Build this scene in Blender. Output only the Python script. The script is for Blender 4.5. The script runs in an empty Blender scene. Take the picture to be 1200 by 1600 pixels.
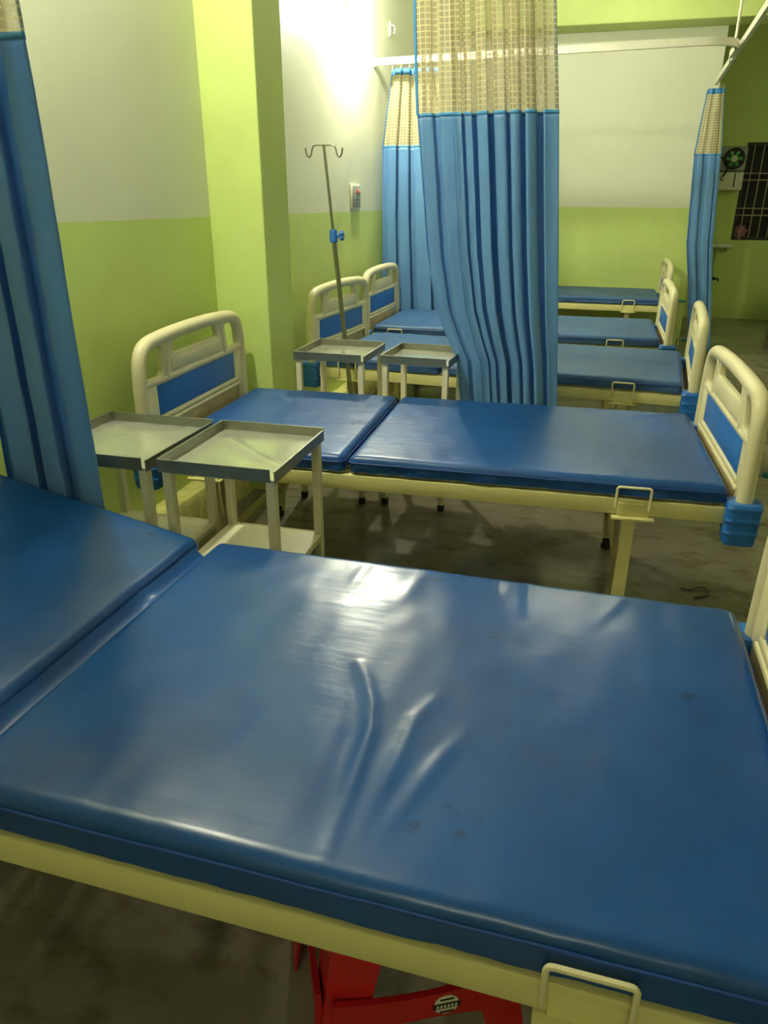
import bpy, bmesh, math, random
from mathutils import Vector, Matrix, noise
S = bpy.context.scene
COL = S.collection
PI = math.pi

# ------------------------------------------------------------ camera
def make_camera():
    yaw, pitch, roll = -0.2711, 0.4017, 0.0041
    f = Vector((math.sin(yaw)*math.cos(pitch), math.cos(yaw)*math.cos(pitch), -math.sin(pitch)))
    r = Vector((math.cos(yaw), -math.sin(yaw), 0)); u = r.cross(f)
    r2 = r*math.cos(roll) + u*math.sin(roll); u2 = u*math.cos(roll) - r*math.sin(roll)
    cd = bpy.data.cameras.new('camera'); co = bpy.data.objects.new('camera', cd); COL.objects.link(co)
    m = Matrix((r2, u2, -f)).transposed().to_4x4(); m.translation = (1.6086, -0.5254, 1.4033)
    co.matrix_world = m
    cd.sensor_fit = 'VERTICAL'; cd.sensor_height = 36; cd.lens = 36*1144.34/1600
    cd.clip_start = 0.02
    S.camera = co
make_camera()

# ------------------------------------------------------------ world, light levels, exposure
W = bpy.data.worlds.new('night'); S.world = W; W.use_nodes = True
W.node_tree.nodes['Background'].inputs[0].default_value = (0.010, 0.012, 0.016, 1)
W.node_tree.nodes['Background'].inputs[1].default_value = 1
S.view_settings.view_transform = 'Standard'; S.view_settings.look = 'None'
S.view_settings.gamma = 1; S.view_settings.exposure = 1.12
LAMP_COL = (0.98, 0.985, 0.77)
BULB_BACK, BULB_NEAR, TUBE_REAR, FILL_RIGHT, TUBE_END = 960, 880, 38, 24, 42     # emission strengths of the lamps; the right-hand tube is an added fill

# ------------------------------------------------------------ materials
def lin(c):
    c = c/255
    return c/12.92 if c <= .04045 else ((c+.055)/1.055)**2.4
def rgb(r, g, b): return (lin(r), lin(g), lin(b), 1)
class NT:
    def __init__(s, name):
        s.m = bpy.data.materials.new(name); s.m.use_nodes = True; s.t = s.m.node_tree
        s.b = s.t.nodes['Principled BSDF']; s.out = s.t.nodes['Material Output']
    def n(s, typ, **k):
        x = s.t.nodes.new(typ)
        for a, v in k.items(): setattr(x, a, v)
        return x
    def l(s, a, b): s.t.links.new(a, b)
    def math(s, op, a, b=None):
        x = s.n('ShaderNodeMath', operation=op)
        for i, v in enumerate((a, b)):
            if v is None: continue
            if hasattr(v, 'links'): s.l(v, x.inputs[i])
            else: x.inputs[i].default_value = v
        return x.outputs[0]
    def noise(s, scale, detail=3, rough=.55, stretch=None, coord='Object'):
        tc = s.n('ShaderNodeTexCoord'); o = tc.outputs[coord]
        if stretch:
            mp = s.n('ShaderNodeMapping'); mp.inputs['Scale'].default_value = stretch; s.l(o, mp.inputs[0]); o = mp.outputs[0]
        x = s.n('ShaderNodeTexNoise'); x.inputs['Scale'].default_value = scale
        x.inputs['Detail'].default_value = detail; x.inputs['Roughness'].default_value = rough
        s.l(o, x.inputs['Vector']); return x.outputs['Fac']
    def ramp(s, fac, stops):
        x = s.n('ShaderNodeValToRGB'); e = x.color_ramp.elements
        while len(e) < len(stops): e.new(.5)
        for i, (p, c) in enumerate(stops): e[i].position = p; e[i].color = c
        s.l(fac, x.inputs[0]); return x.outputs[0]
    def bump(s, h, strength=.2, dist=.01, prev=None):
        x = s.n('ShaderNodeBump'); x.inputs['Strength'].default_value = strength; x.inputs['Distance'].default_value = dist
        s.l(h, x.inputs['Height'])
        if prev: s.l(prev, x.inputs['Normal'])
        s.l(x.outputs[0], s.b.inputs['Normal']); return x.outputs[0]
    def set(s, **k):
        for a, v in k.items(): s.b.inputs[a.replace('_', ' ')].default_value = v
        return s
def mul(c, k): return (c[0]*k, c[1]*k, c[2]*k, 1)
def simple(name, c, rough=.5, var=.12, scale=8, metal=0, bump=0):
    t = NT(name); f = t.noise(scale, 4)
    t.l(t.ramp(f, [(.3, mul(c, 1-var)), (.7, mul(c, 1+var))]), t.b.inputs['Base Color'])
    t.set(Roughness=rough, Metallic=metal)
    if bump: t.bump(t.noise(scale*12, 3), bump, .004)
    return t.m
LIME = rgb(196, 214, 124); WHITE = rgb(216, 217, 193)
def wall_paint(name, zsplit=None, ztop=None):
    t = NT(name); f = t.noise(1.3, 5, .6)
    g = t.ramp(f, [(.3, mul(LIME, .88)), (.7, mul(LIME, 1.06))])
    if zsplit is not None:
        w = t.ramp(f, [(.3, mul(WHITE, .95)), (.7, mul(WHITE, 1.02))])
        geo = t.n('ShaderNodeNewGeometry'); sx = t.n('ShaderNodeSeparateXYZ'); t.l(geo.outputs['Position'], sx.inputs[0])
        wob = t.math('MULTIPLY', t.math('SUBTRACT', t.noise(14, 3), .5), .012)
        z = t.math('ADD', sx.outputs[2], wob)
        fac = t.math('GREATER_THAN', z, zsplit)
        if ztop: fac = t.math('MULTIPLY', fac, t.math('LESS_THAN', z, ztop))
        mx = t.n('ShaderNodeMix', data_type='RGBA'); t.l(fac, mx.inputs[0]); t.l(g, mx.inputs[6]); t.l(w, mx.inputs[7])
        t.l(mx.outputs[2], t.b.inputs['Base Color'])
    else: t.l(g, t.b.inputs['Base Color'])
    t.set(Roughness=.55)
    b = t.bump(t.noise(2.2, 4), .25, .02); t.bump(t.noise(60, 3), .08, .004, b)
    return t.m
M = {}
M['wall_bay'] = wall_paint('lime_white_wall_paint', 1.3325)
M['wall_back'] = wall_paint('lime_white_end_wall_paint', 1.3515)
M['lime'] = wall_paint('lime_wall_paint')
def floor_mat():
    t = NT('grey_concrete_floor')
    a = t.noise(1.1, 6, .62); c = t.noise(5.5, 6, .65, (1, 1.5, 1))
    base = t.ramp(a, [(.25, rgb(98, 93, 76)), (.5, rgb(128, 121, 102)), (.75, rgb(150, 143, 124))])
    st = t.ramp(c, [(.33, (.38, .36, .32, 1)), (.50, (1, 1, 1, 1))])
    mx = t.n('ShaderNodeMix', data_type='RGBA', blend_type='MULTIPLY'); mx.inputs[0].default_value = .8
    t.l(base, mx.inputs[6]); t.l(st, mx.inputs[7]); t.l(mx.outputs[2], t.b.inputs['Base Color'])
    rr = t.ramp(t.noise(2.4, 4), [(.35, (.14, .14, .14, 1)), (.65, (.262, .262, .262, 1))]); t.l(rr, t.b.inputs['Roughness'])
    t.bump(t.noise(30, 5), .12, .006)
    return t.m
M['floor'] = floor_mat()
def vinyl(name, c, rough=.34, wr=.3, spread=.105):
    t = NT(name); f = t.noise(2.2, 5, .6); g = t.noise(22, 4)
    col = t.ramp(f, [(.3, mul(c, .72)), (.55, c), (.75, mul(c, 1.12))])
    sm = t.ramp(t.noise(7.5, 5, .7, (.8, 1.4, 1)), [(.27, (.45, .42, .36, 1)), (.33, (1, 1, 1, 1))])      # rubbed-in dirt
    mx = t.n('ShaderNodeMix', data_type='RGBA', blend_type='MULTIPLY'); mx.inputs[0].default_value = .7
    t.l(col, mx.inputs[6]); t.l(sm, mx.inputs[7]); t.l(mx.outputs[2], t.b.inputs['Base Color'])
    rr = t.ramp(t.noise(3.1, 5, .6), [(.3, (rough-.015,)*3+(1,)), (.7, (rough-.015+spread,)*3+(1,))]); t.l(rr, t.b.inputs['Roughness'])
    b = t.bump(t.noise(5, 3, .5, (1.0, 6.5, 1)), wr, .006)
    b = t.bump(t.noise(7, 2), wr*.6, .008, b)
    b = t.bump(g, wr*.35, .006, b)
    t.bump(t.noise(420, 2), .08, .001, b)
    t.set(Specular_IOR_Level=.45)
    return t.m
M['vinyl'] = vinyl('blue_vinyl', rgb(20, 74, 142), .31, .2)
M['vinyl_near'] = vinyl('blue_vinyl_smooth', rgb(20, 72, 138), .245, .10, .03)
M['vinyl_dusty_sheen'] = vinyl('dusty_sheen_blue_vinyl', rgb(52, 90, 138), .46)  # dusty grey-blue that also holds the glancing reflection on the far mattresses
M['piping'] = simple('blue_piping', rgb(16, 62, 140), .45)
M['cream'] = simple('cream_enamel', rgb(214, 206, 142), .35, .05, 5)
M['cream_pale'] = simple('pale_cream_enamel', rgb(220, 214, 182), .35, .05, 5)
M['cream_plastic'] = simple('cream_plastic', rgb(222, 212, 172), .42, .06, 6, bump=.05)
M['grubby_shade'] = simple('grubby_shaded_cream', rgb(168, 152, 112), .5, .15, 9)  # dirt on the kick boards, painted shade on the leg braces
M['blue_plastic'] = simple('blue_plastic', rgb(34, 106, 190), .4, .06, 7, bump=.06)
M['black_rubber'] = simple('black_rubber', rgb(24, 24, 24), .6)
def steel_mat():
    t = NT('brushed_stainless_steel'); f = t.noise(5, 4)
    t.l(t.ramp(f, [(.3, rgb(200, 200, 184)), (.7, rgb(220, 220, 204))]), t.b.inputs['Base Color'])
    t.l(t.ramp(t.noise(3, 4), [(.3, (.13,)*3+(1,)), (.7, (.24,)*3+(1,))]), t.b.inputs['Roughness'])
    t.set(Metallic=.62); t.bump(t.noise(3.0, 1), .10, .01); return t.m
M['steel'] = steel_mat()
M['rim_steel'] = simple('dull_steel_rim', rgb(150, 150, 136), .42, .1, 14, metal=.9)
M['chrome'] = simple('dull_chrome', rgb(150, 146, 128), .28, .1, 20, metal=1)
def satin(name, c):
    t = NT(name); f = t.noise(3, 4, .6, (1, 1, .25))
    t.l(t.ramp(f, [(.3, mul(c, .9)), (.7, mul(c, 1.08))]), t.b.inputs['Base Color'])
    t.set(Roughness=.42, Sheen_Weight=.25, Sheen_Roughness=.4, Specular_IOR_Level=.55)
    b = t.bump(t.noise(16, 3, .55, (1, 1, .8)), .22, .012)
    tr = t.n('ShaderNodeBsdfTranslucent'); tr.inputs[0].default_value = c
    mx = t.n('ShaderNodeMixShader'); mx.inputs[0].default_value = .36
    t.l(t.b.outputs[0], mx.inputs[1]); t.l(tr.outputs[0], mx.inputs[2]); t.l(mx.outputs[0], t.out.inputs[0])
    return t.m
M['curtain'] = satin('blue_satin_curtain_cloth', rgb(116, 168, 220))
M['trim_blue'] = simple('blue_hem_tape', rgb(70, 140, 200), .5)
def net_mat():
    t = NT('beige_curtain_net')
    uv = t.n('ShaderNodeUVMap'); sx = t.n('ShaderNodeSeparateXYZ'); t.l(uv.outputs[0], sx.inputs[0])
    cells = []
    for i in (0, 1):
        fr = t.math('FRACT', t.math('DIVIDE', sx.outputs[i], .021)); cells.append(t.math('LESS_THAN', fr, .24))
    thread = t.math('MAXIMUM', cells[0], cells[1])
    col = t.n('ShaderNodeMix', data_type='RGBA'); col.inputs[6].default_value = rgb(190, 178, 142); col.inputs[7].default_value = rgb(222, 212, 172)
    t.l(thread, col.inputs[0]); t.l(col.outputs[2], t.b.inputs['Base Color']); t.set(Roughness=.8)
    tp = t.n('ShaderNodeBsdfTransparent'); mx = t.n('ShaderNodeMixShader')
    a = t.math('ADD', t.math('MULTIPLY', thread, .26), .62)
    trl = t.n('ShaderNodeBsdfTranslucent'); t.l(col.outputs[2], trl.inputs[0])
    m2 = t.n('ShaderNodeMixShader'); m2.inputs[0].default_value = .3; t.l(t.b.outputs[0], m2.inputs[1]); t.l(trl.outputs[0], m2.inputs[2])
    t.l(a, mx.inputs[0]); t.l(tp.outputs[0], mx.inputs[1]); t.l(m2.outputs[0], mx.inputs[2]); t.l(mx.outputs[0], t.out.inputs[0])
    return t.m
M['net'] = net_mat()
M['rail'] = simple('white_rail_enamel', rgb(226, 222, 204), .4, .04)
M['white_plastic'] = simple('white_plastic', rgb(216, 212, 194), .4, .05)
M['grey_plastic'] = simple('grey_plastic', rgb(150, 152, 140), .4, .08)
M['dark'] = simple('dark_plastic', rgb(28, 26, 22), .5)
M['red'] = simple('red_plastic', rgb(176, 22, 26), .38, .08, 6)
M['teal'] = simple('teal_plastic', rgb(26, 116, 112), .4, .1)
M['green_hub'] = simple('green_plastic', rgb(90, 176, 84), .4, .1)
M['pink'] = simple('dusty_pink_plastic', rgb(150, 96, 100), .6, .2)
M['iron'] = simple('pale_painted_iron', rgb(176, 160, 136), .5, .1)
M['night'] = simple('night_dark_pane', rgb(18, 15, 12), .7, .2)  # near-black standing in for the night behind the window
M['rough_lime'] = simple('peeling_lime_plaster', rgb(206, 202, 120), .7, .22, 26, bump=.6)
M['indicator'] = simple('orange_pink_indicator', rgb(232, 120, 92), .3, .05)
def emit(name, strength):
    t = NT(name); t.b.inputs['Base Color'].default_value = (.9, .9, .86, 1)
    t.b.inputs['Emission Color'].default_value = LAMP_COL+(1,); t.b.inputs['Emission Strength'].default_value = strength
    nz = t.noise(3); t.l(t.ramp(nz, [(0, (.9, .9, .86, 1)), (1, (.92, .92, .88, 1))]), t.b.inputs['Base Color'])
    return t.m

# ------------------------------------------------------------ mesh helpers
class MB:
    def __init__(s): s.bm = bmesh.new()
    def box(s, c, size, bev=0, seg=2, rot=None):
        t = bmesh.new(); bmesh.ops.create_cube(t, size=1)
        bmesh.ops.scale(t, vec=size, verts=t.verts)
        if bev: bmesh.ops.bevel(t, geom=t.edges[:], offset=bev, segments=seg, affect='EDGES', profile=.5)
        if rot: bmesh.ops.rotate(t, cent=(0, 0, 0), matrix=rot, verts=t.verts)
        bmesh.ops.translate(t, vec=c, verts=t.verts)
        s.add(t); return s
    def add(s, t):
        me = bpy.data.meshes.new('t'); t.to_mesh(me); t.free(); s.bm.from_mesh(me); bpy.data.meshes.remove(me)
    def grid(s, rows, close_u=False, caps=False, flip=False):
        vs = [[s.bm.verts.new(p) for p in r] for r in rows]; n = len(rows[0])
        for a, b in zip(vs, vs[1:]):
            for i in range(n if close_u else n-1):
                j = (i+1) % n; q = [a[i], a[j], b[j], b[i]]
                s.bm.faces.new(q[::-1] if flip else q)
        if caps: s.bm.faces.new(vs[0][::-1]); s.bm.faces.new(vs[-1])
        return vs
    def tube(s, pts, r, seg=10, closed=False, sx=1.0, up=None):
        pts = [Vector(p) for p in pts]; n = len(pts); rows = []
        rad = r if isinstance(r, (list, tuple)) else [r]*n
        prev = None
        for i, p in enumerate(pts):
            if closed: d = pts[(i+1) % n]-pts[i-1]
            else: d = pts[min(i+1, n-1)]-pts[max(i-1, 0)]
            d.normalize()
            ref = Vector(up) if up else (prev or (Vector((0, 0, 1)) if abs(d.z) < .9 else Vector((1, 0, 0))))
            a = (ref-d*ref.dot(d)).normalized(); b = d.cross(a); prev = a
            rows.append([p+a*math.cos(2*PI*k/seg)*rad[i]+b*math.sin(2*PI*k/seg)*rad[i]*sx for k in range(seg)])
        if closed: rows.append(None); rows.pop(); vs = s.grid(rows, True); 
        else: vs = s.grid(rows, True, True)
        if closed:
            a, b = vs[-1], vs[0]
            for i in range(seg): s.bm.faces.new([a[i], a[(i+1) % seg], b[(i+1) % seg], b[i]])
        return s
    def lathe(s, prof, c=(0, 0, 0), seg=24, axis='z'):
        rows = []
        for r, h in prof:
            row = []
            for k in range(seg):
                a = 2*PI*k/seg; x, y = r*math.cos(a), r*math.sin(a)
                p = {'z': (x, y, h), 'y': (x, h, y), 'x': (h, x, y)}[axis]
                row.append((p[0]+c[0], p[1]+c[1], p[2]+c[2]))
            rows.append(row)
        s.grid(rows, True, True); return s
    def build(s, name, mat, parent=None, smooth=True, angle=40):
        bmesh.ops.recalc_face_normals(s.bm, faces=s.bm.faces[:])
        me = bpy.data.meshes.new(name); s.bm.to_mesh(me); s.bm.free()
        me.materials.append(mat)
        if smooth:
            me.polygons.foreach_set('use_smooth', [True]*len(me.polygons))
            try: me.set_sharp_from_angle(angle=math.radians(angle))
            except Exception: pass
        return link(name, me, parent)
def link(name, me, parent=None):
    o = bpy.data.objects.new(name, me); COL.objects.link(o)
    if parent: o.parent = parent
    return o
def tag(o, label, cat, group=None):
    o['label'] = label; o['category'] = cat
    if group: o['group'] = group
    return o
def empty(name, loc, label, cat, group=None, rz=0):
    o = bpy.data.objects.new(name, None); COL.objects.link(o); o.location = loc; o.rotation_euler = (0, 0, rz)
    o.empty_display_size = .1
    return tag(o, label, cat, group)
def struct(o): o['kind'] = 'structure'; return o
def fillet(pts, r, n=6, closed=False):
    out = []; N = len(pts); P = [Vector(p) for p in pts]
    for i, p in enumerate(P):
        if not closed and i in (0, N-1): out.append(p); continue
        a, b = P[i-1], P[(i+1) % N]
        rr = min(r, (a-p).length*.49, (b-p).length*.49)
        s = p+(a-p).normalized()*rr; e = p+(b-p).normalized()*rr
        for k in range(n+1):
            t = k/n; out.append(s*(1-t)**2+p*2*t*(1-t)+e*t*t)
    return out
def plate(name, loops, thick, bev, mat, parent=None, axis='yz', add=None):
    """flat plate with holes: loops of 2D points, extruded; first axis,second axis = yz"""
    cu = bpy.data.curves.new('c', 'CURVE'); cu.dimensions = '2D'; cu.fill_mode = 'BOTH'
    cu.extrude = thick/2-bev; cu.bevel_depth = bev; cu.bevel_resolution = 2; cu.offset = -bev
    for lp in loops:
        sp = cu.splines.new('POLY'); sp.points.add(len(lp)-1); sp.use_cyclic_u = True
        for q, p in zip(sp.points, lp): q.co = (p[0], p[1], 0, 1)
    o = bpy.data.objects.new('c', cu); COL.objects.link(o)
    bpy.context.view_layer.update()
    me = bpy.data.meshes.new_from_object(o.evaluated_get(bpy.context.evaluated_depsgraph_get()))
    bpy.data.objects.remove(o); bpy.data.curves.remove(cu)
    # curve x->y, curve y->z, curve z->x
    me.transform(Matrix(((0, 0, 1, 0), (1, 0, 0, 0), (0, 1, 0, 0), (0, 0, 0, 1))))
    mb = MB(); mb.bm.from_mesh(me); bpy.data.meshes.remove(me)
    bmesh.ops.remove_doubles(mb.bm, verts=mb.bm.verts[:], dist=.0003)
    if add: add(mb)
    return mb.build(name, mat, parent, angle=45)

# ------------------------------------------------------------ the room
X2 = -0.14; YB = 7.90; YF = 10.18; YR = -3.2; XR = 5.2; ZC = 3.30
struct(MB().box(((XR+X2)/2, (YF+YR)/2, -.05), (XR-X2+.6, YF-YR+.6, .1)).build('floor', M['floor'], None, False))
struct(MB().box(((XR+X2)/2, (YF+YR)/2, ZC+.05), (XR-X2+.6, YF-YR+.6, .1)).build('ceiling', simple('ceiling_paint', rgb(214, 214, 190), .7, .03, 2), None, False))
struct(MB().box((X2-.1, (YB+YR)/2, ZC/2), (.2, YB-YR, ZC)).build('wall_left', M['wall_bay'], None, False))
struct(MB().box((-.0175, 2.91, ZC/2), (.285, .30, ZC), .006).build('trim_1', M['lime'], None, False))      # the pier
struct(MB().box(((2.51+X2)/2, YB+.1, ZC/2), (2.51-X2, .2, ZC)).build('wall_back', M['wall_back'], None, False))
struct(MB().box((1.17+1.43, YB-.175, (2.885+ZC)/2), (5.2, .35, ZC-2.885), .01).build('trim_2', M['lime'], None, False))   # the beam
struct(MB().box((2.41, (YB+.2+YF)/2, ZC/2), (.2, YF-YB-.2, ZC)).build('wall_recess_left', M['lime'], None, False))
struct(MB().box((XR+.1, (YF+YR)/2, ZC/2), (.2, YF-YR+.4, ZC)).build('wall_right', M['wall_bay'], None, False))
struct(MB().box((XR/2, YR-.1, ZC/2), (XR+.4, .2, ZC)).build('wall_rear', M['wall_bay'], None, False))
# far wall with the window opening
wx0, wx1, wz0, wz1 = 3.175, 4.35, .965, 2.07
mb = MB(); T = .2
for x0, x1, z0, z1 in ((2.31, wx0, 0, ZC), (wx1, XR, 0, ZC), (wx0, wx1, 0, wz0), (wx0, wx1, wz1, ZC)):
    mb.box(((x0+x1)/2, YF+T/2, (z0+z1)/2), (x1-x0, T, z1-z0))
struct(mb.build('wall_far', M['lime'], None, False))
# low plaster ledge along the wall
def ledge(name, x, y0, y1, h, d):
    rows = []; n = 40; random.seed(3)
    for i in range(n+1):
        y = y0+(y1-y0)*i/n; w = d*(1+.12*noise.noise((y*6, 0, 2))); hh = h*(1+.08*noise.noise((y*7, 3, 1)))
        rows.append([(x, y, 0), (x+w+.01, y, 0), (x+w, y, hh*.85), (x+w-.015, y, hh), (x, y, hh)])
    mb = MB(); mb.grid(rows, True, True); return struct(mb.build(name, M['rough_lime']))
ledge('baseboard_left', X2, -1.5, 2.758, .175, .11)
ledge('baseboard_left_rear', X2, 3.062, 7.88, .14, .10)
# window
win = empty('window_1', ((wx0+wx1)/2, YF, wz0), 'dark barred window in the far green wall', 'window'); struct(win)
wc = win.location
mb = MB()
for x in (wx0+.02, wx1-.02): mb.box((x-wc.x, .05, (wz1-wz0)/2), (.04, .06, wz1-wz0))
for z in (.02, wz1-wz0-.02): mb.box((0, .05, z), (wx1-wx0-.08, .06, .04))
mb.build('window_frame', M['dark'], win, False)
MB().box((0, .10, (wz1-wz0)/2), (wx1-wx0, .012, wz1-wz0)).build('night_pane', M['night'], win, False)  # opaque near-black sheet stands in for the darkness outside
x = wx0+.095
while x < wx1-.05:
    MB().tube([(x-wc.x, .015, .03), (x-wc.x, .015, wz1-wz0-.03)], .006, 8).build('grille_bar', M['iron'], win); x += .105
for z in (.29, .37, .69, .765):
    MB().box((0, .008, z), (wx1-wx0-.02, .012, .012), .002).build('grille_crossbar', M['iron'], win)

# ------------------------------------------------------------ lamps
def bulb_lamp(loc, wallx, strength, label):
    t = empty('wall_lamp', (wallx, loc[1], loc[2]), label, 'lamp')
    dx = loc[0]-wallx
    MB().lathe([(.045, 0), (.05, .01), (.04, .022), (.02, .03)], axis='x').build('wall_rose', M['white_plastic'], t)
    MB().tube([(.02, 0, 0), (dx-.11, 0, .005), (dx-.08, 0, .01)], .016, 14).build('lamp_holder', M['white_plastic'], t)
    MB().lathe([(.014, -.085), (.022, -.07), (.027, -.035)], (dx, 0, 0), 20, 'x').build('bulb_base', M['white_plastic'], t)
    prof = [(.027, -.035)]+[(.036*math.cos(a), .012+.036*math.sin(a)) for a in [(-.8+2.37*i/12) for i in range(12)]]
    MB().lathe(prof, (dx, 0, 0), 20, 'x').build('bulb', emit('lamp_glow', strength), t)
    return t
bulb_lamp((.0, 4.80, 2.60), X2, BULB_BACK, 'glowing white bulb at the top edge of the photo, above the drip stand')
bulb_lamp((.05, 1.40, 2.86), X2, BULB_NEAR, 'glowing white bulb on the left wall above the two nearest bedside tables')
def tube_lamp(loc, axis, strength, label, face):
    t = empty('tube_light', loc, label, 'lamp'); L = 1.2
    sz = (L+.06, .05, .06) if axis == 'x' else (.05, L+.06, .06)
    off = Vector(face)
    MB().box((0, 0, 0), sz, .006).build('batten', M['white_plastic'], t)
    a = (Vector((L/2, 0, 0)) if axis == 'x' else Vector((0, L/2, 0)))
    c = off*.05
    MB().tube([c-a, c+a], .014, 14).build('tube', emit('tube_glow', strength), t)
    return t
tube_lamp((1.4, YR+.026, 2.6), 'x', TUBE_REAR, 'white tube light on the wall behind the camera', (0, 1, 0))
tube_lamp((XR-.026, 7.4, 2.6), 'y', FILL_RIGHT, 'added unseen fill tube on the right-hand wall, brightening the far recess', (-1, 0, 0))  # added fill lamp, lifts the dark recess wall
tube_lamp((1.5, 6.1, ZC-.031), 'x', TUBE_END, 'white tube light on the ceiling in front of the end wall beam', (0, 0, -1))

# ------------------------------------------------------------ hospital beds
BW = .90; BL = 1.248; BB = .705         # mattress width, leg section, backrest section
ZR = .510                               # top of the side rails
FOOTX = BL+.050; HEADX = -.785           # board planes, from the seam
def pl_dist(p, poly):
    best = (9, 0); tot = 0; p = Vector(p)
    lens = [(Vector(b)-Vector(a)).length for a, b in zip(poly, poly[1:])]; L = sum(lens)
    for (a, b), l in zip(zip(poly, poly[1:]), lens):
        a = Vector(a); b = Vector(b); t = max(0, min(1, (p-a).dot(b-a)/max(l*l, 1e-9)))
        d = (p-a.lerp(b, t)).length
        if d < best[0]: best = (d, (tot+t*l)/L)
        tot += l
    return best
def ridge(x, y, poly, h, w, both=0):
    d, s = pl_dist((x, y), poly)
    return h*math.exp(-(d/w)**2)*math.sin(PI*min(1, max(0, .08+s*.9)))
FOLDS1 = [(p, h*.44, w*.95) for p, h, w in [([(.52, .47), (.544, .436), (.578, .363), (.596, .297), (.602, .22), (.607, .151), (.608, .088), (.614, .02)], .011, .013),
          ([(.50, .47), (.550, .363), (.566, .297), (.572, .22), (.577, .151), (.578, .06)], -.006, .022),
          ([(.69, .42), (.662, .351), (.658, .236), (.646, .136), (.642, .06)], .006, .014),
          ([(.75, .33), (.726, .27), (.705, .192), (.674, .08)], .006, .015),
          ([(.80, .90), (.813, .72)], .006, .012), ([(.733, .90), (.738, .80)], .005, .010), ([(1.02, .90), (.949, .73)], .004, .016),
          ([(.42, .33), (.40, .16)], .003, .02), ([(.56, .88), (.54, .70)], .003, .02), ([(.42, .89), (.41, .72)], .003, .015)]]
def mattress(name, L, thick, mat, parent, seed, folds=(), sag=.004, nx=90, ny=64, crease=.004, puff=.004):
    r = .024; e_arc = PI*r/2; e_max = e_arc+(thick-r-.008)
    rb = .008
    ext = e_max
    def axis(n, Ln):
        m = 9
        lo = [-ext+(ext)*i/m for i in range(m)]
        mid = [Ln_*1.0 for Ln_ in [i/n*(Ln-2*r) for i in range(n+1)]]
        hi = [Ln-2*r+ext*(i+1)/m for i in range(m)]
        return lo+mid+hi
    xs, ys = axis(nx, L), axis(ny, BW)
    rows = []
    for y in ys:
        row = []
        for x in xs:
            cx = min(max(x, 0), L-2*r); cy = min(max(y, 0), BW-2*r)
            ox, oy = x-cx, y-cy; e = min(math.hypot(ox, oy), e_max)
            if abs(ox) > 0 and abs(oy) > 0: e = min(max(abs(ox), abs(oy)), e_max)
            h = math.hypot(ox, oy); dx, dy = ((ox/h, oy/h) if h > 1e-9 else (0, 0))
            if e < e_arc: a = e/r; out = r*math.sin(a); z = thick-r+r*math.cos(a)
            else: out = r; z = thick-r-(e-e_arc)
            px, py = r+cx+dx*out, r+cy+dy*out
            fx, fy = px/L, py/BW
            top = max(0, min(1, (z-thick+r)/r))
            bulge = 16*max(0, fx*(1-fx))*max(0, fy*(1-fy))
            dz = top*(puff*math.sqrt(max(bulge, 0))-sag*math.exp(-((fx-.5)/.3)**2-((fy-.45)/.3)**2))
            dz += top*.0015*noise.noise((px*5+seed, py*5, seed))+top*.0010*noise.noise((px*16, py*11+seed, 1))
            for poly, hh, ww in folds: dz += top*ridge(px, py, poly, hh, ww)
            if e > e_arc*.6:      # loose cover ripples on the sides
                k = min(1, (e-e_arc*.6)/e_arc)
                q = crease*k*(noise.noise((px*9+seed*3, py*9, z*14))+.5*noise.noise((px*26, py*26+seed, z*20)))
                px += dx*q; py += dy*q
            row.append((px, py, z+dz))
        rows.append(row)
    mb = MB(); vs = mb.grid(rows)
    ring = vs[0][:]+[v[-1] for v in vs[1:]]+vs[-1][::-1][1:]+[v[0] for v in vs[::-1]][1:-1]
    mb.bm.faces.new(ring)
    o = mb.build(name, mat, parent, angle=80)
    # stitched piping just below the rounded top edge
    pts = []
    c = r*.62
    for (cx_, cy_, a0) in ((r, r, PI), (L-r, r, 1.5*PI), (L-r, BW-r, 0), (r, BW-r, .5*PI)):
        for k in range(6):
            a = a0+PI/2*k/5; pts.append((cx_+(r+.0005)*math.cos(a), cy_+(r+.0005)*math.sin(a), thick-r*.95))
    dense = []
    for i, p in enumerate(pts):
        q = pts[(i+1) % len(pts)]; n = max(1, int((Vector(q)-Vector(p)).length/.05))
        for k in range(n):
            w = Vector(p).lerp(Vector(q), k/n)
            dense.append(w+Vector((0, 0, .0015*noise.noise((w.x*8, w.y*8, seed)))))
    MB().tube(dense, .0030, 6, True).build('piping', M['piping'], o)
    return o
BOARD = {}
def arch(w=1.0, dz=0, n=24):
    """half-symmetric centre line of the moulded rim: (u, z)"""
    k = [(-.446, .470), (-.446, .60), (-.443, .72), (-.437, .835), (-.420, .888), (-.382, .915), (-.31, .926), (-.15, .933), (0, .935)]
    pts = k+[(-u, z) for u, z in k[-2::-1]]
    return pts
def smooth2(pts, n=2):
    P = [Vector(p) for p in pts]
    for _ in range(n):
        q = [P[0]]
        for a, b in zip(P, P[1:]): q += [a*.75+b*.25, a*.25+b*.75]
        q.append(P[-1]); P = q
    return P
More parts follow.
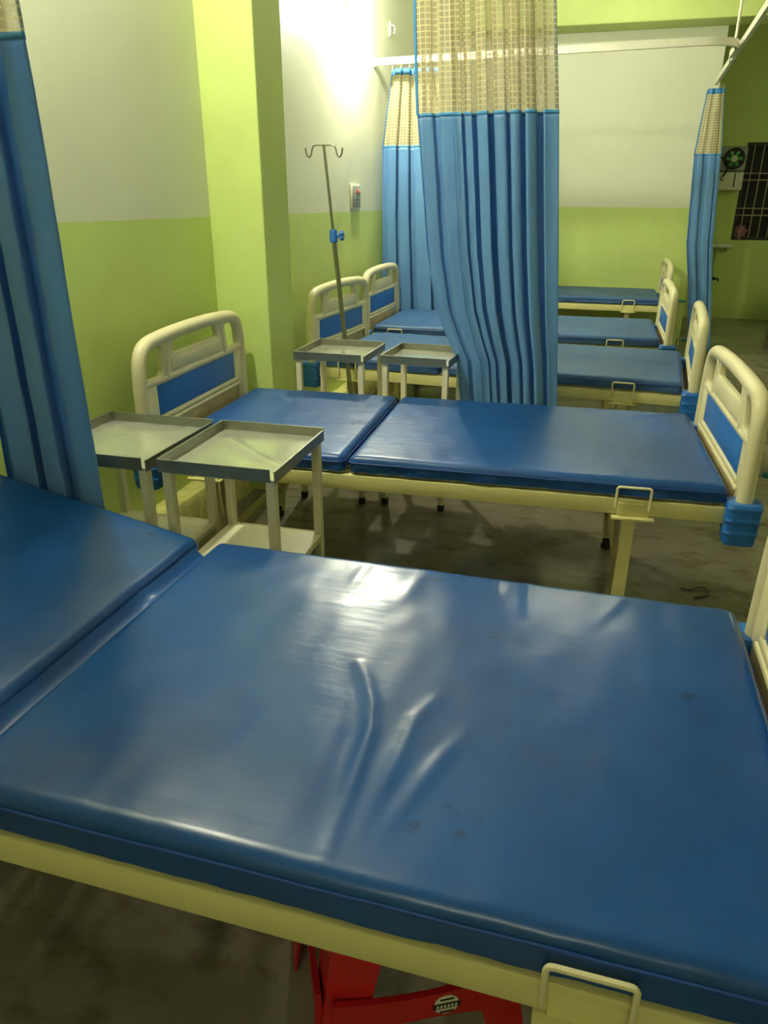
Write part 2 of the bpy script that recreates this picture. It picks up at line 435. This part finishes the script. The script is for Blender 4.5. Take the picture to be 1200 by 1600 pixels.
def board(name, parent, x, out):
    """moulded head/foot board; out = +1 if its outer side looks to +x"""
    root_y = BW/2
    if 'frame' not in BOARD:
        rim = smooth2([(0, u, z) for u, z in arch()], 2)
        inner = [(p.y*.985, p.z-.012 if p.z > .87 else p.z) for p in rim if p.z > .78]
        top = [(-.425, .762)]+inner+[(.425, .762)]
        def hole(p, r): return [(q.x, q.y) for q in fillet([(a, b, 0) for a, b in p], r, 5, True)]
        holes = [hole([(-.408, .790), (-.292, .790), (-.272, .898), (-.37, .892), (-.404, .865)], .022),
                 hole([(.408, .790), (.404, .865), (.37, .892), (.272, .898), (.292, .790)], .022),
                 hole([(-.20, .858), (.20, .858), (.185, .908), (-.185, .908)], .014)]
        def extra(mb):
            mb.tube(rim, .026, 14, sx=1.0, up=(1, 0, 0))
            mb.tube([(0, -.435, .773), (0, .435, .773)], .018, 10, sx=1.0)
            for u in (-.245, .245): mb.tube(smooth2([(0, u*1.05, .775), (0, u*1.02, .84), (0, u*.92, .92)], 2), .020, 10)
            mb.box((0, 0, .820), (.034, .45, .066), .010)          # moulded plate under the grip slot
            for q in (-1, 1): mb.box((0, q*.392, .62), (.030, .095, .32), .008)
            mb.box((0, 0, .632), (.036, .73, .020), .006)
            mb.box((0, 0, .612), (.044, .76, .016), .006)
        o = plate('headboard', [top]+holes, .026, .006, M['cream_plastic'], None, add=extra)
        BOARD['frame'] = o.data; bpy.data.objects.remove(o)
        o = MB().box((0, 0, .700), (.022, .705, .122), .009, 3).build('panel', M['blue_plastic']); BOARD['panel'] = o.data; bpy.data.objects.remove(o)
        o = MB().box((0, 0, .545), (.030, .76, .13), .006).build('kick_board', M['grubby_shade']); BOARD['kick'] = o.data; bpy.data.objects.remove(o)
        # corner bumper: ribbed blue sleeve
        mb = MB(); rows = []
        for i in range(21):
            z = .395+.14*i/20; k = .93+.07*min(1, i/12)
            rib = .0030*(1 if (i % 6) in (0,) and 0 < i < 20 else 0)
            if i in (0, 20): k *= .95
            hx, hy = .052*k+rib, .040*k+rib
            lp = fillet([(-hx, -hy, z), (hx, -hy, z), (hx, hy, z), (-hx, hy, z)], .022, 5, True)
            rows.append(lp)
        mb.grid(rows, True, True)
        o = mb.build('bumper', M['blue_plastic'], angle=50); BOARD['bumper'] = o.data; bpy.data.objects.remove(o)
    f = link(name, BOARD['frame'], parent); f.location = (x, root_y, -.062 if out > 0 else .0)
    link('panel', BOARD['panel'], f); link('kick_board', BOARD['kick'], f)
    for s in (-1, 1):
        b = link('bumper', BOARD['bumper'], f); b.location = (0, s*.450, .062 if out > 0 else 0)
    return f
def bed(x, y, rz, label, vin, seed, thick=.068, raise_deg=0, folds=(), hi=False, crank=True):
    t = empty('hospital_bed', (x, y, 0), label, 'bed', 'hospital beds along the ward wall', rz)
    x0, x1 = HEADX+.03, FOOTX-.03
    for yy in (.012, BW-.012):
        MB().box(((x0+x1)/2, yy, ZR-.0275), (x1-x0, .028, .055), .003).build('side_rail', M['cream'], t)
    for xx in (x0+.015, x1-.015):
        MB().box((xx, BW/2, ZR-.03), (.028, BW-.06, .045), .003).build('end_rail', M['cream'], t)
    # sheet-steel deck under each mattress section
    MB().box((BL/2, BW/2, ZR+.002), (BL-.02, BW-.07, .004)).build('leg_deck', M['cream'], t)
    # legs: outer post, brace with shade in its colour, rubber foot
    for xx in (-.555, .965):
        for yy, s in ((.045, 1), (BW-.045, -1)):
            top = ZR-.055
            a = Vector((xx, yy, top)); b = Vector((xx, yy if s > 0 else yy-.14, .03))
            d = (b-a); mb = MB(); rows = []
            for q in (a, b): rows.append([q+Vector((-.021, -.014, 0)), q+Vector((.021, -.014, 0)), q+Vector((.021, .014, 0)), q+Vector((-.021, .014, 0))])
            mb.grid(rows, True, True)
            lg = mb.build('leg', M['cream'], t, False)
            MB().tube([(xx-.028, yy+.13*s, top), (xx-.004, yy+.15*s, .06)], .012, 4, up=(.7071, .7071, 0)).build('leg_brace', M['grubby_shade'], lg, False)  # darker cream puts the shade into the brace colour
            MB().lathe([(.017, 0), (.021, .003), (.021, .045), (.014, .05)], (b.x, b.y, 0), 16).build('rubber_foot', M['black_rubber'], lg)
        mb = MB(); mb.box((xx, BW/2, .16), (.022, BW-.28, .022), .002)
        mb.build('leg_stretcher', M['cream'], t)
    for xx in (-.555, .965):
        for yy, s in ((-.004, 1), (BW+.004, -1)):
            MB().box((xx+.005, yy, ZR-.062), (.135, .045, .008), .001).box((xx+.005, yy+.002*s, ZR-.038), (.10, .006, .05), .001).build('side_bracket', M['cream'], t)
            yo = yy-.010*s
            pts = fillet([(xx-.053, yo, ZR-.03), (xx-.053, yo, ZR+.045), (xx+.053, yo, ZR+.045), (xx+.053, yo, ZR-.03)], .010, 5)
            MB().tube(pts, .0045, 8).build('grip_loop', M['cream_plastic'], t)
    # mattresses
    kw = dict(nx=170, ny=120) if hi else {}
    m = mattress('mattress', BL, thick, vin, t, seed, folds, crease=.004 if hi else .009, **kw); m.location = (0, 0, ZR+.004)
    bx = Matrix.Translation((-.018, 0, ZR+.004))
    mb_ = mattress('backrest_mattress', BB, thick, vin, t, seed+5.3, [([(.10, .88), (.2, .7), (.33, .62)], .006, .03), ([(.25, .9), (.32, .74)], .005, .025)] if not hi else (), **kw)
    a = math.radians(raise_deg)
    hx = -.018-(.047 if raise_deg else 0)
    rot = Matrix.Translation((hx, 0, ZR+.004)) @ Matrix.Rotation(a, 4, 'Y') @ Matrix.Translation((-BB, 0, 0))
    mb_.matrix_local = rot
    dk = MB().box((BB/2, BW/2, -.003), (BB-.02, BW-.07, .004)).build('backrest_deck', M['cream'], t); dk.matrix_local = rot
    if raise_deg:
        rows = []
        for i in range(61):
            y = .03+(BW-.06)*i/60; w = .004*noise.noise((y*7, 2, 0))+.006*math.exp(-((y-.62)/.03)**2)
            A = rot @ Vector((BB-.012, y, thick-.004)); B = Vector((.014, y, ZR+thick-.006))
            row = []
            for k in range(9):
                s = k/8; p = A.lerp(B, s); p.z -= (.034-w)*math.sin(PI*s)**.8; row.append(p)
            rows.append(row)
        mb = MB(); mb.grid(rows); mb.build('hinge_flap', M['vinyl'], t)
    board('headboard', t, HEADX, -1); board('footboard', t, FOOTX, 1)
    if crank:
        mb = MB(); cx = FOOTX+.03
        mb.tube(fillet([(cx-.05, .30, ZR-.05), (cx+.05, .30, ZR-.05), (cx+.055, .30, ZR+.02), (cx+.09, .30, ZR+.02)], .01, 4), .006, 8)
        c = mb.build('crank', M['chrome'], t)
        MB().lathe([(.008, 0), (.013, .01), (.013, .07), (.008, .08)], (cx+.085, .30, ZR+.02), 14, 'x').build('crank_knob', M['teal'], c)
    return t
bed(.727, .123, -.0041, 'nearest hospital bed, wide blue mattress filling the bottom of the photo, backrest raised', M['vinyl_near'], 1.7, .077, 11.5, FOLDS1, True)
bed(.833, 1.789, .039, 'second hospital bed from the camera, shiny flat blue mattress, before the middle curtain', M['vinyl'], 4.1, .064, 0,
    [([(1.248, .9), (1.05, .80), (.9, .74)], .005, .012), ([(.55, .0), (.60, .10)], .003, .03), ([(.9, 0), (.93, .12)], .003, .03)])
bed(.832, 3.432, -.07, 'third hospital bed from the camera, behind the middle curtain, drip stand at its head', M['vinyl_dusty_sheen'], 7.9, .064)
bed(.80, 4.66, .0, 'fourth hospital bed from the camera, between the drip-stand bed and the end-wall bed', M['vinyl_dusty_sheen'], 11.3, .064)
bed(.945, 6.92, .0, 'farthest hospital bed, standing against the white and green end wall', M['vinyl_dusty_sheen'], 15.2, .064)

# ------------------------------------------------------------ bedside tables with steel trays
def bedside_table(loc, w, d, rz, label, shelf=.385, streak_ridge=None):
    t = empty('bedside_table', loc, label, 'table', 'steel topped bedside tables', rz)
    zt = .748; h = .034
    # tray: floor sheet plus four folded rims with a notch at the front right corner
    mb = MB(); nx, ny = 64, 64; rows = []
    def dz(x, y):
        if not streak_ridge: return 0  # ridge shaped into the sheet to catch lamp light as a streak
        (ax, ay), (bx, by), w_, h_ = streak_ridge; L = math.hypot(bx-ax, by-ay); px, py = -(by-ay)/L, (bx-ax)/L
        q = (x-ax)*px+(y-ay)*py; al = ((x-ax)*(bx-ax)+(y-ay)*(by-ay))/L/L
        q += .012*math.sin(5*al); return h_*math.exp(-(q/w_)**2)*max(0, min(1, 8*al, 8*(1.05-al)))
    for j in range(ny+1):
        rows.append([(w*i/nx, d*j/ny, zt-h+.004+.0025*math.sin(PI*i/nx)*math.sin(PI*j/ny)+.0012*noise.noise((i*.08+loc[0]*9, j*.09, loc[1]))+dz(w*i/nx, d*j/ny)) for i in range(nx+1)])
    mb.grid(rows); 
    tray = mb.build('tray', M['steel'], t)
    mb = MB(); tk = .0022
    mb.box((w/2, d, zt-h/2), (w, tk, h)); mb.box((0, d/2, zt-h/2), (tk, d, h))
    mb.box((w, d/2, zt-h/2-.006), (tk, d, h)); mb.box((w/2-.006, 0, zt-h/2-.003), (w-.012, tk, h))
    for (cx, cy, lx, ly) in ((w/2, d, w, .005), (0, d/2, .005, d), (w/2-.006, 0, w-.012, .005)): mb.box((cx, cy, zt-.001), (lx, ly, .0025))
    mb.box((w, d/2, zt-.007), (.005, d, .0025))
    mb.build('rim', M['rim_steel'], tray, False)
    lt = .026
    for lx in (.018, w-.018):
        for ly in (.022, d-.022):
            lg = MB().box((lx, ly, (zt-h+.025)/2), (lt, lt, zt-h-.025), .002).build('leg', M['cream_pale'], t, False)
            MB().box((lx, ly, .0175), (lt+.004, lt+.004, .035), .003).build('rubber_foot', M['black_rubber'], lg, False)
    MB().box((w/2, d/2, shelf), (w-.012, d-.02, .022), .003).build('shelf', M['cream_pale'], t, False)
    return t
bedside_table((.495, 1.145, 0), .345, .405, .02, 'bedside table with a bright streak on its empty steel tray, beside the nearest bed', streak_ridge=((.035, .345), (.345, .055), .022, .0065))
bedside_table((.085, 1.135, 0), .375, .405, .015, 'bedside table half hidden by the left curtain, empty steel tray')
bedside_table((.262, 2.712, 0), .345, .37, -.0, 'bedside table with an empty steel tray below the drip stand')
bedside_table((.680, 2.742, 0), .325, .34, -.05, 'bedside table with an empty steel tray touching the middle curtain')
tb = empty('storage_tub', (.68, 1.36, 0), 'teal plastic tub under the shelf of the bright-tray bedside table', 'tub')
mb = MB(); rows = []
for z, k in ((0, .88), (.02, .9), (.33, 1.0), (.345, 1.04), (.345, .98), (.05, .86)):
    rows.append(fillet([(-.125*k, -.15*k, z), (.125*k, -.15*k, z), (.125*k, .15*k, z), (-.125*k, .15*k, z)], .03, 4, True))
mb.grid(rows, True, True); mb.build('tub_body', M['teal'], tb)

# ------------------------------------------------------------ curtains
def interp(tab, z):
    tab = sorted(tab)
    if z <= tab[0][0]: return tab[0][1]
    for (a, va), (b, vb) in zip(tab, tab[1:]):
        if z <= b: return va+(vb-va)*(z-a)/(b-a)
    return tab[-1][1]
class Curtain:
    def __init__(s, y, left, right, folds, amp, seed, ztop, zband, zbot, vert=False, per=24, sq=0, knots=None, amps=None):
        s.__dict__.update(locals()); rnd = random.Random(seed)
        s.n = folds*per
        s.a = [rnd.uniform(.40, 1.35) for _ in range(folds*2+2)]
        if amps: s.a[0:2*len(amps):2] = amps
        wts = [rnd.uniform(.6, 1.5) for _ in range(folds)]; tot = sum(wts); acc = 0; s.knots = [0]
        for w in wts: acc += w/tot; s.knots.append(acc)
        if knots: s.knots = knots
        s.dr = [rnd.uniform(-1, 1) for _ in range(folds+1)]
    def pt(s, i, z):
        f = i/s.per; k = min(int(f), s.folds-1); fr = f-k
        # knots drift with height so the folds are not parallel
        hz = (s.ztop-z)/max(.1, s.ztop-s.zbot)
        def kn(q): return s.knots[q]+(s.dr[q]*.022*hz*math.sin(2.2*hz+q) if 0 < q < s.folds else 0)
        a, b = kn(k), kn(k+1); t = a+(b-a)*fr
        xl, xr = interp(s.left, z), interp(s.right, z)
        th = 2*PI*fr
        am = s.amp*(s.a[2*k]*(1-fr)+s.a[2*k+2]*fr)*(.62+.5*hz)*min(1, 4*(b-a)*s.folds)
        sh = math.sin(th); sq = math.tanh(s.sq*sh)/math.tanh(s.sq) if s.sq else sh
        y = am*(sq+.22*math.sin(2*th+s.seed+k)+.06*math.sin(3*th))
        dx = (.34 if not s.sq else .40)*(b-a)*math.sin(2*th)*-.55+.10*(b-a)*sh*s.dr[k]
        wv = .006*noise.noise((i*.11, z*2.2, s.seed))+.0045*noise.noise((i*.16, z*8, s.seed+3))
        x = xl+(xr-xl)*(t+dx)
        return Vector((x, s.y+y+wv, z)) if not s.vert else Vector((s.y+y+wv, x, z))
    def sheet(s, name, z0, z1, nz, mat, parent, off=0, thick=0, i0=0, i1=None, zlow=None):
        i1 = s.n if i1 is None else i1
        mb = MB(); uvl = {}
        rows = []
        for j in range(nz+1):
            z = z0+(z1-z0)*j/nz
            r = []
            for i in range(i0, i1+1):
                p = s.pt(i, z)
                if zlow and j == 0: p.z += zlow*noise.noise((i*.15, s.seed, 0))
                r.append(p)
            rows.append(r)
        ref = [s.pt(i, (z0+z1)/2) for i in range(i0, i1+1)]
        al = [0]
        for a, b in zip(ref, ref[1:]): al.append(al[-1]+(b-a).length)
        vs = mb.grid(rows)
        uv = mb.bm.loops.layers.uv.new('UVMap')
        idx = {}
        for j, r in enumerate(vs):
            for i, v in enumerate(r): idx[v] = (al[i], rows[j][i].z)
        for f in mb.bm.faces:
            for l in f.loops: l[uv].uv = idx[l.vert]
        o = mb.build(name, mat, parent, angle=180)
        if thick:
            md = o.modifiers.new('cloth', 'SOLIDIFY'); md.thickness = thick; md.offset = 0
        return o
    def edge_tape(s, name, i, z0, z1, w, mat, parent, di):
        rows = []
        for j in range(41):
            z = z0+(z1-z0)*j/40; a = s.pt(i, z); b = s.pt(i+di, z); d = (b-a).normalized()
            nrm = Vector((-d.y, d.x, 0))*.0018
            rows.append([a-d*.001-nrm, a+d*w-nrm, a+d*w+nrm, a-d*.001+nrm])
        mb = MB(); mb.grid(rows, True, True); return mb.build(name, mat, parent)
def curtain(label, C, hooks=True, loc=None):
    xm = (interp(C.left, C.zbot)+interp(C.right, C.zbot))/2
    t = empty('curtain', (0, 0, 0), label, 'curtain', 'blue ward curtains with beige net tops')
    base = Vector((xm, C.y, C.zbot)) if not C.vert else Vector((C.y, xm, C.zbot))
    C.sheet('drape', C.zbot, C.zband, 60, M['curtain'], t, thick=.0016, zlow=.01)
    C.sheet('net_top', C.zband, C.ztop-.035, 22, M['net'], t)
    C.sheet('net_seam', C.zband-.008, C.zband+.006, 1, M['trim_blue'], t, thick=.004)
    C.sheet('heading_tape', C.ztop-.04, C.ztop, 3, M['trim_blue'], t, thick=.003)
    C.edge_tape('edge_tape', 0, C.zband, C.ztop, .012, M['trim_blue'], t, 1)
    C.edge_tape('edge_tape', C.n, C.zband, C.ztop, .012, M['trim_blue'], t, -1)
    if hooks:
        for k in range(0, C.n+1, C.per):
            p = C.pt(min(k, C.n), C.ztop)
            q = (p.x, C.y, C.ztop) if not C.vert else (C.y, p.y, C.ztop)
            MB().tube([(p.x, p.y, C.ztop-.015), q, (q[0], q[1], ZRAIL-.02)], .0025, 6).build('hook', M['white_plastic'], t)
    # move the origin to the curtain's foot
    t.location = base
    for ch in t.children: ch.location = -base
    return t
ZRAIL = 2.365
curtain('blue curtain gathered in the middle of the ward, hanging in front of the third bed',
    Curtain(2.90, [(2.34, .755), (2.15, .78), (1.735, .80), (1.2, .855), (.95, .905), (.82, .96), (.72, 1.012), (.5, 1.04), (.1, 1.045)],
                  [(2.34, 1.29), (2.14, 1.325), (1.735, 1.372), (.5, 1.485), (.1, 1.50)], 9, .044, 21, 2.33, 1.738, .34, sq=1.3, knots=[0, .11, .25, .325, .40, .515, .645, .755, .86, 1.0], amps=[.15, .3, .8, .8, .9, 1.6, 1.3, 1.6, 1.7, .4]))
curtain('blue curtain at the left edge of the photo, hanging behind the nearest bed',
    Curtain(1.085, [(2.34, .06), (1.7, .05), (.3, .045)], [(2.34, .325), (1.7, .328), (.3, .350)], 3, .026, 5, 2.33, 1.735, .25, sq=1.6))
curtain('blue curtain with a cream net top against the left wall behind the fourth bed',
    Curtain(5.66, [(2.32, -.06), (1.79, -.135), (1.3, -.145), (.2, -.13)], [(2.32, .30), (1.79, .42), (.2, .55)], 5, .042, 33, 2.32, 1.795, .22, sq=1.6))
curtain('narrow blue curtain hanging at the foot of the farthest bed, near the barred window',
    Curtain(7.33, [(2.32, 2.36), (1.8, 2.332), (1.04, 2.385), (.6, 2.47), (.07, 2.54)], [(2.32, 2.49), (1.8, 2.55), (1.04, 2.61), (.07, 2.745)], 3, .04, 45, 2.32, 1.80, .06))

# ------------------------------------------------------------ curtain rails
def rail_mesh(mb, pts, w=.024, h=.046):
    pts = [Vector(p) for p in pts]; rows = []
    for i, p in enumerate(pts):
        d = (pts[min(i+1, len(pts)-1)]-pts[max(i-1, 0)]); d.z = 0; d.normalize(); s = Vector((-d.y, d.x, 0))*w/2; u = Vector((0, 0, h/2))
        rows.append([p-s-u, p+s-u, p+s+u, p-s+u])
    mb.grid(rows, True, True); return mb
def cross_rail(label, y0, y1, z, xw, xe, turn=.26):
    t = empty('curtain_rail', (xw, y0, z), label, 'rail', 'cross rails for the ward curtains')
    pts = fillet([(0, 0, 0), ((xe-xw)*.5, (y1-y0)*.5, .012), (xe-xw, y1-y0, .02), (xe-xw+.012, y1-y0+turn*2.1, .02)], turn, 10)
    rail_mesh(MB(), pts).build('track', M['rail'], t)
    MB().box((.006, 0, 0), (.012, .05, .07), .003).build('wall_bracket', M['rail'], t)
    return t
RX = lambda y: 2.205+.0345*(y-1.0)
cross_rail('white cross rail carrying the cream-topped curtain, crossing in front of the end wall', 5.45, 5.34, 2.338, X2, RX(5.4)-.03)
cross_rail('white cross rail carrying the middle curtain', 2.90, 2.90, 2.355, X2, RX(2.95)-.03)
cross_rail('white cross rail carrying the left-edge curtain', 1.078, 1.078, 2.355, X2, RX(1.1)-.03)
t = empty('aisle_rail', (RX(4), 4, 2.375), 'long white ceiling-hung rail running along the aisle at the top right', 'rail')
rail_mesh(MB(), [(RX(y)-RX(4), y-4, 0) for y in (-1.5, 1, 3, 5, 6.5, 7.42)]).build('track', M['rail'], t)
for y in (-.6, 2.2, 6.15):
    r = MB().tube([(RX(y)-RX(4), y-4, .02), (RX(y)-RX(4), y-4, ZC-2.375)], .010, 10).build('hanger_rod', M['rail'], t)
    MB().box((RX(y)-RX(4), y-4, 0), (.04, .05, .06), .004).build('rail_clamp', M['grey_plastic'], r)

# ------------------------------------------------------------ drip stand
iv = empty('drip_stand', (.325, 3.362, 0), 'thin steel drip stand with two hooks, leaning at the head of the third bed', 'drip stand')
def ivp(z): return Vector((.325-.118*(z-.45)/1.19-.325, 3.362-3.362, z))
MB().tube([ivp(.02), ivp(1.22)], .0125, 14).build('lower_pole', M['chrome'], iv)
MB().tube([ivp(1.20), ivp(1.665)], .0075, 12).build('upper_pole', M['chrome'], iv)
tp = ivp(1.66)
def hook(s):
    pts = [(0, 0, 0), (.03*s, 0, .002), (.055*s, 0, 0), (.064*s, 0, -.018), (.068*s, 0, -.040), (.078*s, 0, -.054), (.090*s, 0, -.050), (.096*s, 0, -.034), (.099*s, 0, -.012)]
    return [Vector(p)+tp for p in smooth2([Vector(q) for q in pts], 2)]
for s in (-1, 1): MB().tube(hook(s), .0042, 8).build('hook', M['chrome'], iv)
c = ivp(1.235)
cl = MB().lathe([(.016, -.035), (.021, -.03), (.021, .02), (.017, .03)], c, 16).build('clamp', M['blue_plastic'], iv)
mb = MB(); mb.tube([c+Vector((.018, 0, 0)), c+Vector((.04, -.004, 0))], .007, 8)
rows = []
for h in (.036, .040, .052, .056):
    k = .85 if h in (.036, .056) else 1
    rows.append([c+Vector((h, -.004+(.020+.006*math.cos(5*a))*k*math.cos(a), (.020+.006*math.cos(5*a))*k*math.sin(a))) for a in [2*PI*i/40 for i in range(40)]])
mb.grid(rows, True, True); mb.build('clamp_knob', M['blue_plastic'], cl)
MB().lathe([(.15, 0), (.15, .012), (.03, .03), (.016, .05)], (ivp(.02).x, 0, 0), 24).build('stand_base', M['chrome'], iv)

# ------------------------------------------------------------ wall fittings
sw = empty('switch_box', (X2, 4.93, 1.43), 'grey switch and socket box on the left wall, lit orange indicator', 'switch')
MB().box((.008, 0, 0), (.016, .20, .165), .005).build('box_body', M['white_plastic'], sw)
MB().box((0.018, 0, 0), (.006, .17, .14), .003).build('face_plate', M['grey_plastic'], sw)
MB().box((.025, .015, .035), (.010, .04, .03), .003).build('indicator', M['indicator'], sw)
MB().box((.025, .055, .035), (.012, .03, .03), .003).build('rocker', M['white_plastic'], sw)
mb = MB()
for a, b in ((-.02, -.02), (.02, -.02), (0, -.045)): mb.lathe([(.007, .021), (.007, .023)], (0, a, b), 10, 'x')
mb.build('socket_holes', M['dark'], sw)
ch = empty('wall_hook', (X2, 5.856, 2.615), 'small white plastic clip high on the left wall', 'hook')
MB().box((.008, 0, 0), (.016, .03, .10), .005).build('clip_plate', M['white_plastic'], ch)
MB().tube([(.012, 0, .03), (.04, 0, .02), (.045, 0, -.02), (.035, 0, -.03)], .005, 8).build('clip_arm', M['white_plastic'], ch)

st = empty('voltage_stabilizer', (3.02, YF, 1.54), 'white wall box with a dark slot beside the barred window', 'stabilizer')
MB().box((0, -.08, .10), (.30, .16, .20), .008).build('case', M['white_plastic'], st)
MB().box((.055, -.162, .11), (.014, .004, .15), .001).build('vent_slot', M['dark'], st)
MB().lathe([(.03, 0), (.03, -.012), (.02, -.018)], (-.085, -.16, .13), 20, 'y').build('dial', M['chrome'], st)
MB().lathe([(.026, 0), (.026, -.012), (.018, -.018)], (-.10, -.16, .04), 20, 'y').build('dial', M['white_plastic'], st)
MB().tube(smooth2([Vector(p) for p in ((-.09, -.16, .14), (-.06, -.22, .20), (-.05, -.23, .28), (-.09, -.21, .34), (-.14, -.18, .36))], 3), .009, 8).build('cable', M['dark'], st)
fn = empty('wall_fan', (3.02, YF, 1.745), 'square grey fan with a pale green hub on top of the white wall box', 'fan')
mb = MB(); mb.box((0, -.09, .14), (.30, .18, .27), .02, 3); mb.build('housing', M['grey_plastic'], fn)
mb = MB()
mb.lathe([(.115, 0), (.12, -.010), (.105, -.016), (.10, -.004)], (.01, -.182, .14), 30, 'y'); mb.build('fan_ring', M['dark'], fn)
mb = MB()
for k in range(6):
    a = k*PI/3; mb.box((.01+.055*math.cos(a), -.19, .14+.055*math.sin(a)), (.075, .008, .04), .003, rot=Matrix.Rotation(-a, 3, 'Y') @ Matrix.Rotation(.5, 3, 'X'))
mb.build('blades', M['green_hub'], fn)
MB().lathe([(.035, -.19), (.035, -.205), (.02, -.215)], (.01, 0, .14), 20, 'y').build('hub', M['white_plastic'], fn)
sh = empty('wall_shelf', (3.02, YF, .90), 'small white ledge shelf on the far green wall below the wall box', 'shelf')
MB().box((0, -.07, 0), (.34, .14, .045), .004).build('shelf_board', M['white_plastic'], sh)
mb = MB()
for xx in (-.12, .12): mb.tube([(xx, -.005, -.08), (xx, -.005, -.03), (xx, -.09, -.022)], .006, 6)
mb.build('shelf_bracket', M['iron'], sh)
wp = empty('water_pipe', (3.03, YF, 0), 'painted pipe with a dark tap on the far green wall', 'pipe')
MB().tube([(0, -.02, .02), (0, -.02, .85)], .012, 10).build('pipe', M['lime'], wp)
mb = MB(); mb.lathe([(.02, -.02), (.022, -.07), (.016, -.10)], (.01, 0, .50), 14, 'y'); mb.tube([(.01, -.10, .50), (.06, -.12, .50), (.065, -.12, .47)], .012, 8); mb.build('tap', M['dark'], wp)
# odds and ends on the window sill
cb = empty('crumpled_cloth', (3.27, YF-.0, .968), 'crumpled pink cloth in the lower left corner of the barred window', 'cloth')
mb = MB(); bmesh.ops.create_icosphere(mb.bm, subdivisions=4, radius=1)
for v in mb.bm.verts:
    k = 1+.45*noise.noise(v.co*2.1)+.2*noise.noise(v.co*5); v.co = Vector((v.co.x*.075*k, v.co.y*.035*k+.045, v.co.z*.085*k+.085))
mb.build('cloth_heap', M['pink'], cb)
ts = empty('teal_strap', (3.62, YF, .968), 'teal strip lying along the sill of the barred window', 'strap')
MB().box((0, .045, .012), (.20, .05, .022), .006).build('strip', M['teal'], ts)
bn = empty('waste_bin', (3.86, 9.75, 0), 'dark bin at the right edge of the photo against the far wall', 'bin')
rows = []; mb = MB()
mb.lathe([(.13, 0), (.135, .02), (.165, .40), (.175, .41), (.165, .415), (.155, .40), (.125, .03)], (0, 0, 0), 28); mb.build('bin_body', M['dark'], bn)

# ------------------------------------------------------------ floor oddments and stool
wr = tag(MB().tube(smooth2([Vector(p) for p in ((2.055, 2.235, .004), (2.089, 2.219, .004), (2.126, 2.262, .008), (2.162, 2.246, .005), (2.151, 2.195, .004), (2.10, 2.170, .004))], 3), .003, 6).build('wire_scrap', M['dark']),
    'thin dark curl of wire on the concrete floor past the nearest mattress', 'wire')
def stool():
    t = empty('plastic_stool', (1.40, .345, 0), 'red plastic stool under the near side of the nearest bed', 'stool', None, math.radians(27))
    H = .435; a, b = .135, .185
    mb = MB(); rows = []
    for k, z in ((.90, H-.045), (1.0, H-.04), (1.0, H-.010), (.95, H), (.1, H+.002)):
        rows.append(fillet([(-a*k*1.1, -a*k*1.1, z), (a*k*1.1, -a*k*1.1, z), (a*k*1.1, a*k*1.1, z), (-a*k*1.1, a*k*1.1, z)], .035*k, 5, True))
    mb.grid(rows, True, True); mb.build('seat', M['red'], t)
    for sx in (-1, 1):
        for sy in (-1, 1):
            mb = MB(); rows = []
            for z, h in ((0, b), (.2, (a+b)/2+.004), (H-.03, a)):
                w = .062 if z < .3 else .085
                rows.append([(sx*h, sy*h, z), (sx*(h-w), sy*h, z), (sx*(h-w), sy*(h-.006), z), (sx*(h-.006), sy*(h-.006), z), (sx*(h-.006), sy*(h-w), z), (sx*h, sy*(h-w), z)])
            mb.grid(rows, True, True); mb.build('leg', M['red'], t, False)
    for ang in range(4):
        R = Matrix.Rotation(ang*PI/2, 3, 'Z'); h = (a+b)/2
        mb = MB(); rows = []
        for i in range(13):
            u = -h+.02+(2*h-.04)*i/12; q = (u/h)**2
            hw = .026+.022*q; zc = .268
            rows.append([R @ Vector(p) for p in ((u, -h-.004, zc-hw), (u, -h-.004, zc+hw), (u, -h+.006, zc+hw), (u, -h+.006, zc-hw))])
        mb.grid(rows, True, True); br = mb.build('crossbar', M['red'], t)
        if ang == 0:
            e = MB().lathe([(.020, 0), (.020, -.0015), (.019, -.002)], (.035, -h-.004, .268), 28, 'y').build('badge', M['white_plastic'], br)
            mb = MB(); mb.box((.035, -h-.0065, .268), (.043, .001, .011))
            for dz in (-.014, .014): mb.box((.035, -h-.0065, .268+dz), (.022, .001, .003))
            mb.build('badge_band', M['dark'], br, False)
            mb = MB()
            for k in range(6): mb.box((.035-.0145+.0058*k, -h-.0073, .268), (.0034, .0008, .006))
            mb.build('badge_lettering', M['white_plastic'], br, False)
    return t
stool()
